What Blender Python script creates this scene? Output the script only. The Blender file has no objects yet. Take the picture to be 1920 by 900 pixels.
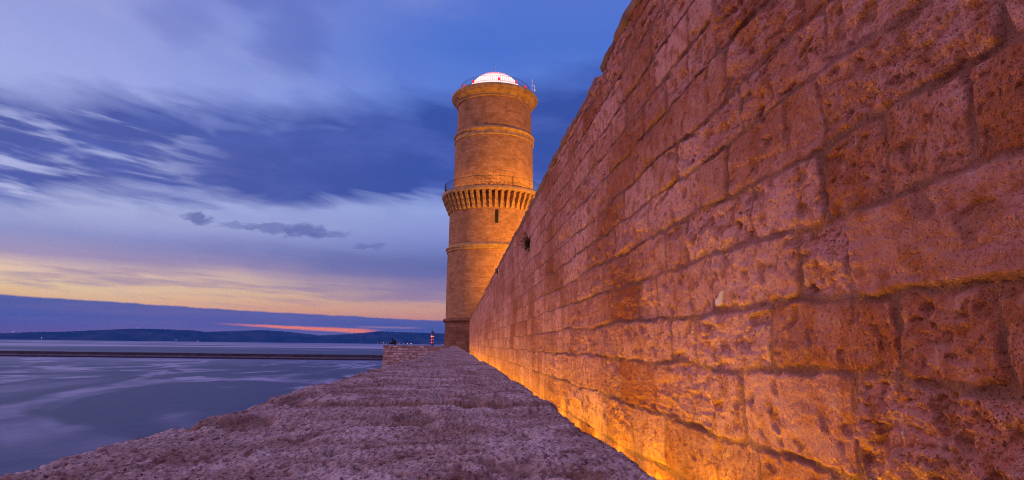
import bpy, math, random
import numpy as np
from mathutils import Matrix, Vector

random.seed(7)
C = bpy.context.scene.collection
SC = bpy.context.scene
PI = math.pi
R = math.radians

# ------------------------------------------------------------------ camera (eye level is z = 0, the sea lies at z = -12)
SEA = -12.0
cam_d = bpy.data.cameras.new('camera')
cam_d.sensor_width = 36.0
cam_d.lens = 36.0 * 1150.0 / 1920.0
cam_d.clip_start = 0.05
cam_d.clip_end = 60000
cam = bpy.data.objects.new('camera', cam_d)
C.objects.link(cam)
yaw, pitch, roll = R(5.126), math.atan(196 / 1150), R(0.69)
fw = Vector((math.sin(yaw) * math.cos(pitch), math.cos(yaw) * math.cos(pitch), math.sin(pitch)))
rt = Vector((math.cos(yaw), -math.sin(yaw), 0))
up = rt.cross(fw)
r2 = rt * math.cos(roll) + up * math.sin(roll)
u2 = up * math.cos(roll) - rt * math.sin(roll)
cam.matrix_world = Matrix(((r2.x, u2.x, -fw.x, 0), (r2.y, u2.y, -fw.y, 0), (r2.z, u2.z, -fw.z, 0), (0, 0, 0, 1)))
SC.camera = cam

SC.view_settings.view_transform = 'Standard'
SC.view_settings.look = 'None'
SC.view_settings.gamma = 1
SC.view_settings.exposure = 0.0
SC.view_settings.use_curve_mapping = False
SC.render.engine = 'CYCLES'
SC.cycles.use_denoising = True
SC.cycles.denoising_prefilter = 'NONE'
SC.cycles.filter_width = 1.05
SC.cycles.max_bounces = 6
SC.cycles.sample_clamp_indirect = 4.0
SC.cycles.volume_bounces = 0

# ------------------------------------------------------------------ node helpers


def lin(rgb):
    return tuple(((c / 255) / 12.92 if c / 255 <= 0.04045 else ((c / 255 + 0.055) / 1.055) ** 2.4) for c in rgb) + (1,)


class X:
    """a value in a node tree that can be used in plain arithmetic"""

    def __init__(self, nt, s):
        self.nt, self.s = nt, s

    def op(self, o, *a, clamp=False):
        n = self.nt.nodes.new('ShaderNodeMath')
        n.operation = o
        n.use_clamp = clamp
        for i, v in enumerate((self,) + a):
            if isinstance(v, X):
                self.nt.links.new(v.s, n.inputs[i])
            else:
                n.inputs[i].default_value = v
        return X(self.nt, n.outputs[0])

    def __add__(self, b): return self.op('ADD', b)
    def __radd__(self, b): return self.op('ADD', b)
    def __sub__(self, b): return self.op('SUBTRACT', b)
    def __rsub__(self, b): return (self * -1.0) + b
    def __mul__(self, b): return self.op('MULTIPLY', b)
    def __rmul__(self, b): return self.op('MULTIPLY', b)
    def __truediv__(self, b): return self.op('DIVIDE', b)
    def clamp(self): return self.op('ADD', 0.0, clamp=True)

    def sstep(self, a, b):
        n = self.nt.nodes.new('ShaderNodeMapRange')
        n.interpolation_type = 'SMOOTHSTEP'
        self.nt.links.new(self.s, n.inputs['Value'])
        for k, v in (('From Min', a), ('From Max', b)):
            if isinstance(v, X):
                self.nt.links.new(v.s, n.inputs[k])
            else:
                n.inputs[k].default_value = v
        return X(self.nt, n.outputs['Result'])


def vec(nt, x, y, z=0.0):
    n = nt.nodes.new('ShaderNodeCombineXYZ')
    for i, v in enumerate((x, y, z)):
        if isinstance(v, X):
            nt.links.new(v.s, n.inputs[i])
        else:
            n.inputs[i].default_value = v
    return n.outputs[0]


def noise(nt, v, scale=1.0, detail=4.0, rough=0.55, dist=0.0):
    n = nt.nodes.new('ShaderNodeTexNoise')
    if v is not None:
        nt.links.new(v, n.inputs['Vector'])
    n.inputs['Scale'].default_value = scale
    n.inputs['Detail'].default_value = detail
    n.inputs['Roughness'].default_value = rough
    n.inputs['Distortion'].default_value = dist
    return X(nt, n.outputs[0])


def mixc(nt, f, a, b, mode='MIX'):
    n = nt.nodes.new('ShaderNodeMix')
    n.data_type = 'RGBA'
    n.blend_type = mode
    for i, v in ((0, f), (6, a), (7, b)):
        if isinstance(v, X):
            nt.links.new(v.s, n.inputs[i])
        elif hasattr(v, 'is_linked'):
            nt.links.new(v, n.inputs[i])
        else:
            n.inputs[i].default_value = v
    return n.outputs[2]


def ramp(nt, f, stops):
    n = nt.nodes.new('ShaderNodeValToRGB')
    nt.links.new(f.s, n.inputs[0])
    e = n.color_ramp.elements
    while len(e) < len(stops):
        e.new(0.5)
    for el, (p, c) in zip(e, stops):
        el.position = p
        el.color = c
    return n.outputs[0]


# ------------------------------------------------------------------ sky
def build_world():
    w = bpy.data.worlds.new('World')
    SC.world = w
    w.use_nodes = True
    nt = w.node_tree
    nt.nodes.clear()
    tc = nt.nodes.new('ShaderNodeTexCoord')
    sp = nt.nodes.new('ShaderNodeSeparateXYZ')
    nt.links.new(tc.outputs['Generated'], sp.inputs[0])
    x, y, z = (X(nt, sp.outputs[i]) for i in range(3))
    A = x.op('ARCTAN2', y) * (180 / PI)
    Ev = z.op('ARCSINE') * (180 / PI)
    # domain warp, streaks falling slightly to the north
    sx, sy = A * 0.08, (Ev + A * 0.10)
    wv = noise(nt, vec(nt, sx * 1.6, sy * 0.22, 3.1), 1.0, 3.0) - 0.5
    wv2 = noise(nt, vec(nt, sx * 1.2, sy * 0.5, 9.7), 1.0, 5.0, 0.6) - 0.5

    def grad(stops):
        return ramp(nt, (Ev + wv * 1.2).op('MULTIPLY', 1 / 60.0, clamp=True), [(e / 60.0, lin(c)) for e, c in stops])
    left = grad([(0, (118, 92, 150)), (1.2, (108, 96, 156)), (2.4, (255, 192, 128)), (3.9, (255, 220, 160)), (5.2, (246, 212, 182)),
                 (6.3, (178, 160, 192)), (8.0, (154, 160, 212)), (10.0, (180, 188, 230)), (13.0, (172, 180, 230)), (20, (166, 176, 236)),
                 (25, (150, 160, 224)), (40, (150, 150, 222)), (60, (172, 166, 242))])
    right = grad([(0, (112, 96, 150)), (2.0, (240, 160, 115)), (3.4, (232, 172, 140)), (4.8, (150, 130, 168)), (7.0, (96, 108, 172)),
                  (9.5, (130, 144, 210)), (12.0, (150, 168, 228)), (16, (100, 132, 214)), (20, (98, 134, 222)),
                  (27, (78, 118, 212)), (40, (105, 124, 212)), (60, (172, 166, 242))])
    back = grad([(0, (180, 140, 160)), (4, (215, 160, 180)), (12, (232, 178, 205)), (22, (215, 180, 220)), (40, (185, 172, 232)), (60, (172, 166, 242))])
    f_lr = (A + wv * 8.0).sstep(-36.0, 4.0)
    col = mixc(nt, f_lr, left, right)
    # high thin veil, brighter and greyer patches
    veil = noise(nt, vec(nt, A * 0.05, (Ev + A * 0.12) * 0.12, 1.0), 1.0, 5.0, 0.55)
    col = mixc(nt, (veil.sstep(0.48, 0.8) * Ev.sstep(7, 12) * (1.0 - f_lr * 0.7)) * 0.55, col, lin((182, 186, 232)))
    # upper darker wisps
    for (a, e, ra, re, k) in ((-25.6, 25.3, 3.0, 2.0, 0.3), (-16.0, 25.6, 3.2, 3.4, 0.5), (-23, 30.0, 11, 2.6, 0.55)):
        d = ((A - a + wv2 * 5.0) / ra).op('POWER', 2.0) + ((Ev - e + wv * 4.0) / re).op('POWER', 2.0)
        col = mixc(nt, (1.0 - d.sstep(0.0, 1.6)) * k, col, lin((88, 104, 188)))
    # the large dark cloud
    streak = noise(nt, vec(nt, A * 0.095, (Ev + A * 0.13) * 0.42, 5.3), 1.0, 4.5, 0.52, 0.4)
    fine = noise(nt, vec(nt, A * 0.15, (Ev + A * 0.075) * 0.95, 2.2), 1.0, 4.0, 0.5, 0.3)
    lo = 9.2 + (A + 36.0) * 0.105
    hi = 19.3 + (A + 36.0) * 0.135
    lo_w, hi_w = lo + (streak - 0.5) * -6.0 + (fine - 0.5) * -2.0, hi + wv * 4.0 + (streak - 0.5) * 4.0
    band = ((Ev - lo_w) / 2.0).clamp() * ((hi_w - Ev) / 3.6).clamp()
    core = (1.0 - ((Ev - (lo + 4.0)) / 5.5).op('POWER', 2.0)).clamp()
    dens = band * (0.88 + 0.12 * f_lr) + (core * (streak.sstep(0.36, 0.58)) * 0.35)
    hole = (1.0 - A.sstep(-31.0, -19.0) * 0.80) * (streak * 0.35 + fine * 0.65).sstep(0.47, 0.66)
    dens = (dens * (1.0 - hole * 0.85)).clamp()
    c_cloud = mixc(nt, f_lr, lin((80, 94, 170)), lin((56, 83, 168)))
    c_cloud = mixc(nt, noise(nt, vec(nt, A * 0.12, Ev * 0.35, 0.4), 1.0, 4.0).sstep(0.42, 0.75) * 0.5, c_cloud, lin((92, 112, 198)))
    col = mixc(nt, dens * A.sstep(70.0, 35.0) * A.sstep(-110.0, -70.0), col, c_cloud)
    # lit ragged edges at the lower left of the cloud
    edge = hole * band * A.sstep(-12.0, -26.0) * A.sstep(-70.0, -50.0)
    col = mixc(nt, edge * (1.0 - (Ev - 11.0).sstep(0.0, 5.0) * 0.6) * 0.75, col, lin((190, 196, 238)))
    # a second, fainter layer between the cloud and the glow
    m2 = (1.0 - ((Ev - (6.9 + wv * 2.0 + A * -0.01)) / (1.5 + f_lr * 1.2)).op('POWER', 2.0)).clamp() * noise(nt, vec(nt, A * 0.06, (Ev + A * 0.03) * 0.5, 7.7), 1.0, 5.0).sstep(0.35, 0.6)
    col = mixc(nt, m2 * (0.14 + f_lr * 0.7) * Ev.sstep(3.6, 5.8), col, lin((108, 116, 178)))
    m2b = noise(nt, vec(nt, A * 0.10, (Ev + A * 0.045) * 1.1, 4.4), 1.0, 6.0, 0.6).sstep(0.44, 0.66) * (Ev + A * 0.045).sstep(1.8, 2.6) * Ev.sstep(6.6, 5.0)
    col = mixc(nt, m2b * 0.62, col, lin((152, 132, 172)))
    # small puffs
    pn = noise(nt, vec(nt, A * 0.75, Ev * 1.5, 2.0), 1.0, 5.0, 0.6) - 0.5
    for (a, e, ra, re, k) in ((-22.5, 10.05, 1.25, 0.5, 0.75), (-19.4, 9.75, 1.6, 0.32, 0.45), (-16.7, 9.8, 1.9, 0.5, 0.6), (-13.8, 9.75, 1.9, 0.66, 0.75), (-11.6, 9.6, 1.6, 0.4, 0.5), (-8.2, 8.7, 1.3, 0.32, 0.45)):
        d = ((A - a + pn * 2.6) / ra).op('POWER', 2.0) + ((Ev - e + pn * 1.5) / re).op('POWER', 2.0)
        col = mixc(nt, (1.0 - d.sstep(0.15, 1.5)) * k, col, lin((88, 100, 170)))
    # the low bank over the hills
    bn = noise(nt, vec(nt, A * 0.6, 0.0, 1.5), 1.0, 6.0, 0.6) - 0.5
    top = 3.12 + (A + 34.6) * -0.031 + bn * 0.28
    bank = (Ev - top).sstep(0.07, -0.10) * (Ev - top).sstep(-2.9, -1.3)
    bc = mixc(nt, noise(nt, vec(nt, A * 0.12, Ev * 1.6, 8.0), 1.0, 3.0).sstep(0.35, 0.7), lin((70, 96, 168)), lin((88, 102, 172)))
    wide = A.sstep(-120.0, -60.0) * A.sstep(60.0, 20.0)
    col = mixc(nt, bank * 0.97 * wide, col, bc)
    # glowing slits below the bank
    sn = noise(nt, vec(nt, A * 0.35, 2.0, 6.0), 1.0, 4.0) - 0.5
    c1 = 1.36 + (A + 18.0) * -0.034
    s1 = (1.0 - ((Ev - c1 + sn * 0.22) / (0.10 + (A + 20.0) * 0.014).op('MAXIMUM', 0.05)).op('POWER', 2.0)).clamp() * A.sstep(-21.5, -15.0) * A.sstep(-6.2, -8.6)
    col = mixc(nt, s1, col, (1.25, 0.30, 0.07, 1))
    s2 = (1.0 - ((Ev - 1.40 - sn * 0.15) / 0.12).op('POWER', 2.0)).clamp() * A.sstep(-9.5, -7.5) * A.sstep(-2.5, -4.5)
    col = mixc(nt, s2 * 0.65, col, lin((180, 140, 168)))
    # the eastern half, behind the viewer
    fb = A.op('ABSOLUTE').sstep(48.0, 105.0)
    col = mixc(nt, fb, col, back)
    # faint physical sky, the sun just on the horizon
    sky = nt.nodes.new('ShaderNodeTexSky')
    sky.sky_type = 'NISHITA'
    sky.sun_disc = False
    sky.sun_elevation = R(0.5)
    sky.sun_rotation = R(-22)
    bg1 = nt.nodes.new('ShaderNodeBackground')
    nt.links.new(sky.outputs[0], bg1.inputs[0])
    bg1.inputs[1].default_value = 0.004
    bg2 = nt.nodes.new('ShaderNodeBackground')
    nt.links.new(col, bg2.inputs[0])
    bg2.inputs[1].default_value = 0.95
    ad = nt.nodes.new('ShaderNodeAddShader')
    nt.links.new(bg1.outputs[0], ad.inputs[0])
    nt.links.new(bg2.outputs[0], ad.inputs[1])
    out = nt.nodes.new('ShaderNodeOutputWorld')
    nt.links.new(ad.outputs[0], out.inputs[0])
    w.cycles.sampling_method = 'MANUAL'
    w.cycles.sample_map_resolution = 512


build_world()

# soft pink lamp standing in for afterglow, swung aside to light the rampart face
sun_d = bpy.data.lights.new('sun', 'SUN')
sun_d.energy = 0.75
sun_d.angle = R(50)
sun_d.color = (1.0, 0.52, 0.62)
sun = bpy.data.objects.new('sun', sun_d)
C.objects.link(sun)
sd = Vector((math.sin(R(-82)) * math.cos(R(24)), math.cos(R(-82)) * math.cos(R(24)), math.sin(R(24))))
sun.rotation_euler = sd.to_track_quat('Z', 'Y').to_euler()

WARM = (1.0, 0.57, 0.0)


# ------------------------------------------------------------------ numpy noise
def _hash(ix, iy, seed):
    h = (ix.astype(np.int64) * 374761393 + iy.astype(np.int64) * 668265263 + seed * 1442695041) & 0xFFFFFFFF
    h = ((h ^ (h >> 13)) * 1274126177) & 0xFFFFFFFF
    return (h ^ (h >> 16)) & 0xFFFFFFFF


def rnd(ix, iy=0, seed=0):
    return _hash(np.asarray(ix), np.asarray(iy) + np.zeros_like(np.asarray(ix)), seed) / 4294967295.0


def gn(x, y, seed=0):
    x0, y0 = np.floor(x), np.floor(y)
    fx, fy = x - x0, y - y0
    u, v = fx * fx * fx * (fx * (fx * 6 - 15) + 10), fy * fy * fy * (fy * (fy * 6 - 15) + 10)

    def g(dx, dy):
        a = _hash(x0 + dx, y0 + dy, seed) * (2 * PI / 4294967296.0)
        return np.cos(a) * (fx - dx) + np.sin(a) * (fy - dy)
    n00, n10, n01, n11 = g(0, 0), g(1, 0), g(0, 1), g(1, 1)
    return ((n00 * (1 - u) + n10 * u) * (1 - v) + (n01 * (1 - u) + n11 * u) * v) * 1.5


def fbm(x, y, oct=4, seed=0, gain=0.5):
    r, a = 0, 1.0
    for i in range(oct):
        r = r + a * gn(x, y, seed + 31 * i)
        x, y, a = x * 2.03 + 5.1, y * 2.03 + 1.7, a * gain
    return r


def ss(a, b, x):
    t = np.clip((x - a) / (b - a), 0, 1)
    return t * t * (3 - 2 * t)


# ------------------------------------------------------------------ object helpers
def tag(o, label=None, cat=None, group=None, kind=None):
    if label: o['label'] = label
    if cat: o['category'] = cat
    if group: o['group'] = group
    if kind: o['kind'] = kind
    return o


def thing(name, label, cat, loc=(0, 0, 0), group=None):
    o = bpy.data.objects.new(name, None)
    C.objects.link(o)
    o.location = loc
    return tag(o, label, cat, group)


def origin(p):
    v = Vector((0, 0, 0))
    while p is not None:
        v = v + p.location
        p = p.parent
    return v


class MB:
    """collects shapes in world coordinates and links them as ONE mesh object"""

    def __init__(self):
        self.v, self.f, self.uv = [], [], []

    def face(self, ids, uvs=None):
        self.f.append(ids)
        self.uv.append(uvs if uvs else [(0, 0)] * len(ids))

    def hexa(self, p):
        b = len(self.v)
        self.v += [tuple(q) for q in p]
        for q in ((0, 3, 2, 1), (4, 5, 6, 7), (0, 1, 5, 4), (1, 2, 6, 5), (2, 3, 7, 6), (3, 0, 4, 7)):
            pts = [Vector(p[i]) for i in q]
            n = (pts[1] - pts[0]).cross(pts[2] - pts[0])
            ax = max(range(3), key=lambda i: abs(n[i]))
            k = {0: (1, 2), 1: (0, 2), 2: (0, 1)}[ax]
            self.face([b + i for i in q], [(t[k[0]], t[k[1]]) for t in pts])
        return self

    def box(self, x0, x1, y0, y1, z0, z1):
        return self.hexa([(x0, y0, z0), (x1, y0, z0), (x1, y1, z0), (x0, y1, z0), (x0, y0, z1), (x1, y0, z1), (x1, y1, z1), (x0, y1, z1)])

    def obox(self, c, ux, hx, hy, z0, z1):
        ux = Vector((ux[0], ux[1], 0)).normalized()
        uy = Vector((-ux.y, ux.x, 0))
        c = Vector((c[0], c[1], 0))
        q = [c - ux * hx - uy * hy, c + ux * hx - uy * hy, c + ux * hx + uy * hy, c - ux * hx + uy * hy]
        return self.hexa([(p.x, p.y, z0) for p in q] + [(p.x, p.y, z1) for p in q])

    def lathe(self, prof, cx, cy, seg=96, a0=0.0, a1=2 * PI, us=None):
        full = abs(a1 - a0 - 2 * PI) < 1e-6
        b = len(self.v)
        n = seg if full else seg + 1
        s = 0.0
        vs = []
        for i, (r, z) in enumerate(prof):
            if i:
                s += math.hypot(r - prof[i - 1][0], z - prof[i - 1][1])
            vs.append(s + prof[0][1])
            for k in range(n):
                a = a0 + (a1 - a0) * k / seg
                self.v.append((cx + r * math.cos(a), cy + r * math.sin(a), z))
        ru = us or max(p[0] for p in prof)
        for i in range(len(prof) - 1):
            for k in range(seg):
                k2 = (k + 1) % n
                ua, ub = (a0 + (a1 - a0) * k / seg) * ru, (a0 + (a1 - a0) * (k + 1) / seg) * ru
                self.face([b + i * n + k, b + i * n + k2, b + (i + 1) * n + k2, b + (i + 1) * n + k],
                          [(ua, vs[i]), (ub, vs[i]), (ub, vs[i + 1]), (ua, vs[i + 1])])
        return self

    def tube(self, pts, rad, seg=6, cap=True):
        pts = [Vector(p) for p in pts]
        rr = rad if isinstance(rad, (list, tuple)) else [rad] * len(pts)
        b = len(self.v)
        for i, p in enumerate(pts):
            d = (pts[min(i + 1, len(pts) - 1)] - pts[max(i - 1, 0)]).normalized()
            s = d.cross(Vector((0, 0, 1)) if abs(d.z) < 0.9 else Vector((1, 0, 0))).normalized()
            t = d.cross(s)
            for k in range(seg):
                a = 2 * PI * k / seg
                q = p + (s * math.cos(a) + t * math.sin(a)) * rr[i]
                self.v.append(tuple(q))
        for i in range(len(pts) - 1):
            for k in range(seg):
                k2 = (k + 1) % seg
                self.face([b + i * seg + k, b + i * seg + k2, b + (i + 1) * seg + k2, b + (i + 1) * seg + k])
        if cap:
            self.face([b + k for k in range(seg)][::-1])
            self.face([b + (len(pts) - 1) * seg + k for k in range(seg)])
        return self

    def ball(self, c, r, seg=10, rings=6, sz=1.0):
        b = len(self.v)
        for i in range(rings + 1):
            t = PI * i / rings
            for k in range(seg):
                a = 2 * PI * k / seg
                self.v.append((c[0] + r * math.sin(t) * math.cos(a), c[1] + r * math.sin(t) * math.sin(a), c[2] + sz * r * math.cos(t)))
        for i in range(rings):
            for k in range(seg):
                k2 = (k + 1) % seg
                self.face([b + i * seg + k, b + (i + 1) * seg + k, b + (i + 1) * seg + k2, b + i * seg + k2])
        return self

    def build(self, name, mat, parent=None, smooth=False):
        o_ = origin(parent)
        me = bpy.data.meshes.new(name)
        me.from_pydata([(v[0] - o_.x, v[1] - o_.y, v[2] - o_.z) for v in self.v], [], self.f)
        uv = me.uv_layers.new(name='UVMap')
        flat = [c for f in self.uv for q in f for c in q]
        uv.data.foreach_set('uv', flat)
        if smooth:
            me.polygons.foreach_set('use_smooth', [True] * len(me.polygons))
        me.materials.append(mat)
        o = bpy.data.objects.new(name, me)
        C.objects.link(o)
        if parent: o.parent = parent
        return o


def grid_mesh(name, P, mat, attrs=None, parent=None, flip=False):
    """P: (n, m, 3) array of points -> one smooth mesh, attrs: dict of (n, m) float arrays"""
    n, m = P.shape[:2]
    o_ = origin(parent)
    P = P - np.array([o_.x, o_.y, o_.z])
    me = bpy.data.meshes.new(name)
    i = np.arange(n - 1)[:, None] * m + np.arange(m - 1)[None, :]
    q = np.stack([i, i + 1, i + m + 1, i + m], -1).reshape(-1, 4)
    if flip: q = q[:, ::-1]
    nf = len(q)
    me.vertices.add(n * m)
    me.vertices.foreach_set('co', np.ascontiguousarray(P.reshape(-1, 3), dtype=np.float32).ravel())
    me.loops.add(nf * 4)
    me.loops.foreach_set('vertex_index', np.ascontiguousarray(q, dtype=np.int32).ravel())
    me.polygons.add(nf)
    me.polygons.foreach_set('loop_start', np.arange(0, nf * 4, 4, dtype=np.int32))
    me.polygons.foreach_set('use_smooth', np.ones(nf, dtype=bool))
    me.update(calc_edges=True)
    for k, v in (attrs or {}).items():
        a = me.attributes.new(k, 'FLOAT', 'POINT')
        a.data.foreach_set('value', np.ascontiguousarray(v, dtype=np.float32).ravel())
    me.materials.append(mat)
    o = bpy.data.objects.new(name, me)
    C.objects.link(o)
    if parent: o.parent = parent
    return o


# ------------------------------------------------------------------ materials
def newmat(name):
    m = bpy.data.materials.new(name)
    m.use_nodes = True
    nt = m.node_tree
    return m, nt, nt.nodes['Principled BSDF']


def plain(name, rgb, rough=0.7, metal=0.0, emit=None, es=0.0, var=0.12, scale=3.0):
    m, nt, b = newmat(name)
    tc = nt.nodes.new('ShaderNodeTexCoord')
    n = noise(nt, tc.outputs['Object'], scale, 5.0)
    c = mixc(nt, n.sstep(0.3, 0.7), tuple(c * (1 - var) for c in rgb[:3]) + (1,), tuple(min(1, c * (1 + var)) for c in rgb[:3]) + (1,))
    nt.links.new(c, b.inputs['Base Color'])
    b.inputs['Roughness'].default_value = rough
    b.inputs['Metallic'].default_value = metal
    if emit:
        b.inputs['Emission Color'].default_value = tuple(emit) + (1,)
        b.inputs['Emission Strength'].default_value = es
    return m


def attr(nt, name):
    n = nt.nodes.new('ShaderNodeAttribute')
    n.attribute_name = name
    return X(nt, n.outputs['Fac'])


def bump(nt, b, h, strength, dist):
    n = nt.nodes.new('ShaderNodeBump')
    n.inputs['Strength'].default_value = strength
    n.inputs['Distance'].default_value = dist
    nt.links.new(h.s, n.inputs['Height'])
    nt.links.new(n.outputs[0], b.inputs['Normal'])


def mat_wall_stone(name='rampart_stone', dark=(0.36, 0.100, 0.036, 1), pale=(0.72, 0.355, 0.30, 1), joint=(0.19, 0.080, 0.046, 1), stain=0.72):
    m, nt, b = newmat(name)
    tc = nt.nodes.new('ShaderNodeTexCoord')
    v = tc.outputs['Object']
    tone, mor, pit = attr(nt, 'tone'), attr(nt, 'mortar'), attr(nt, 'pit')
    n1 = noise(nt, v, 2.2, 6.0, 0.6)
    n2 = noise(nt, v, 11.0, 6.0, 0.65)
    n3 = noise(nt, v, 60.0, 3.0, 0.6)
    n4 = noise(nt, v, 150.0, 2.0, 0.5)
    mp = nt.nodes.new('ShaderNodeMapping')
    nt.links.new(v, mp.inputs['Vector'])
    mp.inputs['Scale'].default_value = (1.0, 1.1, 0.16)
    n5 = noise(nt, mp.outputs[0], 1.6, 5.0, 0.6)
    c = mixc(nt, (tone + (n1 - 0.5) * 0.5).clamp(), dark, pale)
    c = mixc(nt, n2.sstep(0.47, 0.66) * stain, c, (0.36, 0.105, 0.020, 1))           # iron stain
    c = mixc(nt, n2.sstep(0.47, 0.28) * 0.45, c, (0.62, 0.40, 0.37, 1))
    c = mixc(nt, n5.sstep(0.54, 0.72) * 0.5, c, (0.32, 0.10, 0.035, 1))            # run-off streaks across the stones             # pale lime bloom
    c = mixc(nt, pit * 0.55, c, (0.25, 0.105, 0.045, 1))                          # dirt lodged in the holes
    c = mixc(nt, mor * 0.9, c, mixc(nt, n2.sstep(0.3, 0.7), joint, (0.27, 0.130, 0.088, 1)))
    c = mixc(nt, n3.sstep(0.61, 0.74) * 0.6, c, (0.12, 0.05, 0.025, 1))
    c = mixc(nt, n3.sstep(0.34, 0.24) * 0.35, c, (0.66, 0.52, 0.44, 1))
    c = mixc(nt, n4.sstep(0.62, 0.71) * noise(nt, v, 3.1, 3.0).sstep(0.45, 0.62) * 0.75, c, (0.05, 0.018, 0.010, 1))
    nt.links.new(c, b.inputs['Base Color'])
    b.inputs['Roughness'].default_value = 0.92
    b.inputs['Specular IOR Level'].default_value = 0.2
    h = noise(nt, v, 40.0, 6.0, 0.72) - n4.sstep(0.58, 0.70) * 0.5
    bump(nt, b, h, 1.0, 0.016)
    return m


def mat_ledge_stone():
    m, nt, b = newmat('parapet_stone')
    tc = nt.nodes.new('ShaderNodeTexCoord')
    v = tc.outputs['Object']
    low = attr(nt, 'low')
    n1 = noise(nt, v, 4.0, 6.0, 0.65)
    n2 = noise(nt, v, 30.0, 5.0, 0.65)
    n3 = noise(nt, v, 110.0, 3.0, 0.6)
    c = mixc(nt, n1.sstep(0.35, 0.68), (0.33, 0.205, 0.18, 1), (0.62, 0.465, 0.455, 1))
    c = mixc(nt, n2.sstep(0.50, 0.72) * 0.7, c, (0.34, 0.175, 0.135, 1))
    c = mixc(nt, noise(nt, v, 5.5, 6.0, 0.7).sstep(0.51, 0.63) * 0.75, c, (0.17, 0.075, 0.06, 1))
    c = mixc(nt, n3.sstep(0.55, 0.65) * 0.85, c, (0.07, 0.028, 0.025, 1))
    c = mixc(nt, n3.sstep(0.42, 0.28) * 0.5, c, (0.72, 0.58, 0.54, 1))
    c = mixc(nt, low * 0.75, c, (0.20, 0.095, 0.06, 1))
    nt.links.new(c, b.inputs['Base Color'])
    b.inputs['Roughness'].default_value = 0.93
    b.inputs['Specular IOR Level'].default_value = 0.2
    h = n2 + n3 * 0.6
    bump(nt, b, h, 1.0, 0.010)
    return m


def mat_ashlar(name, c1, c2, mortar, bw=0.75, bh=0.3, msize=0.018, bumpd=0.03, patch=None, off=0.5, tw_=0.75, mo_=0.7, nv_=False):
    m, nt, b = newmat(name)
    uvn = nt.nodes.new('ShaderNodeUVMap')
    tc = nt.nodes.new('ShaderNodeTexCoord')
    v = tc.outputs['Object']
    # wobble the joints a little
    wob = nt.nodes.new('ShaderNodeTexNoise')
    nt.links.new(uvn.outputs[0], wob.inputs['Vector'])
    wob.inputs['Scale'].default_value = 2.5
    mx = nt.nodes.new('ShaderNodeVectorMath')
    mx.operation = 'MULTIPLY_ADD'
    nt.links.new(wob.outputs['Color'], mx.inputs[0])
    mx.inputs[1].default_value = (0.10, 0.07, 0)
    nt.links.new(uvn.outputs[0], mx.inputs[2])
    br = nt.nodes.new('ShaderNodeTexBrick')
    nt.links.new(mx.outputs[0], br.inputs['Vector'])
    br.offset = off
    br.squash = 0.72
    br.squash_frequency = 3
    br.inputs['Color1'].default_value = (0, 0, 0, 1)
    br.inputs['Color2'].default_value = (1, 1, 1, 1)
    br.inputs['Mortar'].default_value = (0.5, 0.5, 0.5, 1)
    br.inputs['Scale'].default_value = 1.0
    br.inputs['Mortar Size'].default_value = msize
    br.inputs['Mortar Smooth'].default_value = 0.4
    br.inputs['Brick Width'].default_value = bw
    br.inputs['Row Height'].default_value = bh
    sepc = nt.nodes.new('ShaderNodeSeparateColor')
    nt.links.new(br.outputs['Color'], sepc.inputs[0])
    t = X(nt, sepc.outputs[0])
    mo = X(nt, br.outputs['Fac'])
    n1 = noise(nt, v, 0.6, 6.0, 0.65)
    n2 = noise(nt, v, 6.0, 5.0, 0.65)
    c = mixc(nt, (t * tw_ + (n2 - 0.5) * 1.3 + 0.5 - tw_ / 2).clamp(), c1, c2)
    c = mixc(nt, n1.sstep(0.42, 0.72) * 0.55, c, patch or tuple(q * 0.6 for q in c1[:3]) + (1,))
    if nv_:                                   # weather streaks and soot that run over several courses
        mp = nt.nodes.new('ShaderNodeMapping')
        nt.links.new(uvn.outputs[0], mp.inputs['Vector'])
        mp.inputs['Scale'].default_value = (1.1, 1.9, 1.0)
        n5 = noise(nt, mp.outputs[0], 1.0, 6.0, 0.7)
        c = mixc(nt, n5.sstep(0.50, 0.68) * 0.5, c, (0.16, 0.065, 0.018, 1))
        c = mixc(nt, n5.sstep(0.44, 0.30) * 0.4, c, (0.62, 0.37, 0.17, 1))
    c = mixc(nt, mo * mo_, c, mortar)
    nt.links.new(c, b.inputs['Base Color'])
    b.inputs['Roughness'].default_value = 0.92
    b.inputs['Specular IOR Level'].default_value = 0.2
    bump(nt, b, (1.0 - mo) * 0.6 + n2 * 0.9 + t * 0.3, 0.8, bumpd)
    return m


M_wall = mat_wall_stone()
M_lowface = mat_wall_stone('boundary_wall_face', (0.42, 0.22, 0.18, 1), (0.85, 0.62, 0.58, 1), (0.10, 0.045, 0.035, 1), 0.3)
M_ledge = mat_ledge_stone()
M_tower = mat_ashlar('tower_stone', (0.35, 0.150, 0.055, 1), (0.55, 0.275, 0.135, 1), (0.24, 0.11, 0.035, 1), 0.62, 0.26, 0.014, 0.03, tw_=0.62, mo_=0.6, nv_=True)
M_base = mat_ashlar('tower_base_stone', (0.17, 0.065, 0.03, 1), (0.33, 0.155, 0.085, 1), (0.12, 0.05, 0.03, 1), 0.95, 0.36, 0.022, 0.05)
M_low = mat_ashlar('boundary_wall_stone', (0.34, 0.20, 0.15, 1), (0.66, 0.46, 0.39, 1), (0.20, 0.11, 0.08, 1), 0.48, 0.20, 0.026, 0.05)
M_moulding = plain('carved_limestone', (0.44, 0.235, 0.085), 0.9, var=0.3, scale=2.0)
M_coping = plain('coping_limestone', (0.20, 0.095, 0.070), 0.92, var=0.35, scale=5.0)
M_floor = plain('walkway_paving', (0.30, 0.21, 0.16), 0.9, var=0.2)
M_iron = plain('dark_iron', (0.03, 0.028, 0.03), 0.5, 0.6)
M_void = plain('unlit_opening', (0.012, 0.010, 0.010), 0.9)
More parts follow.
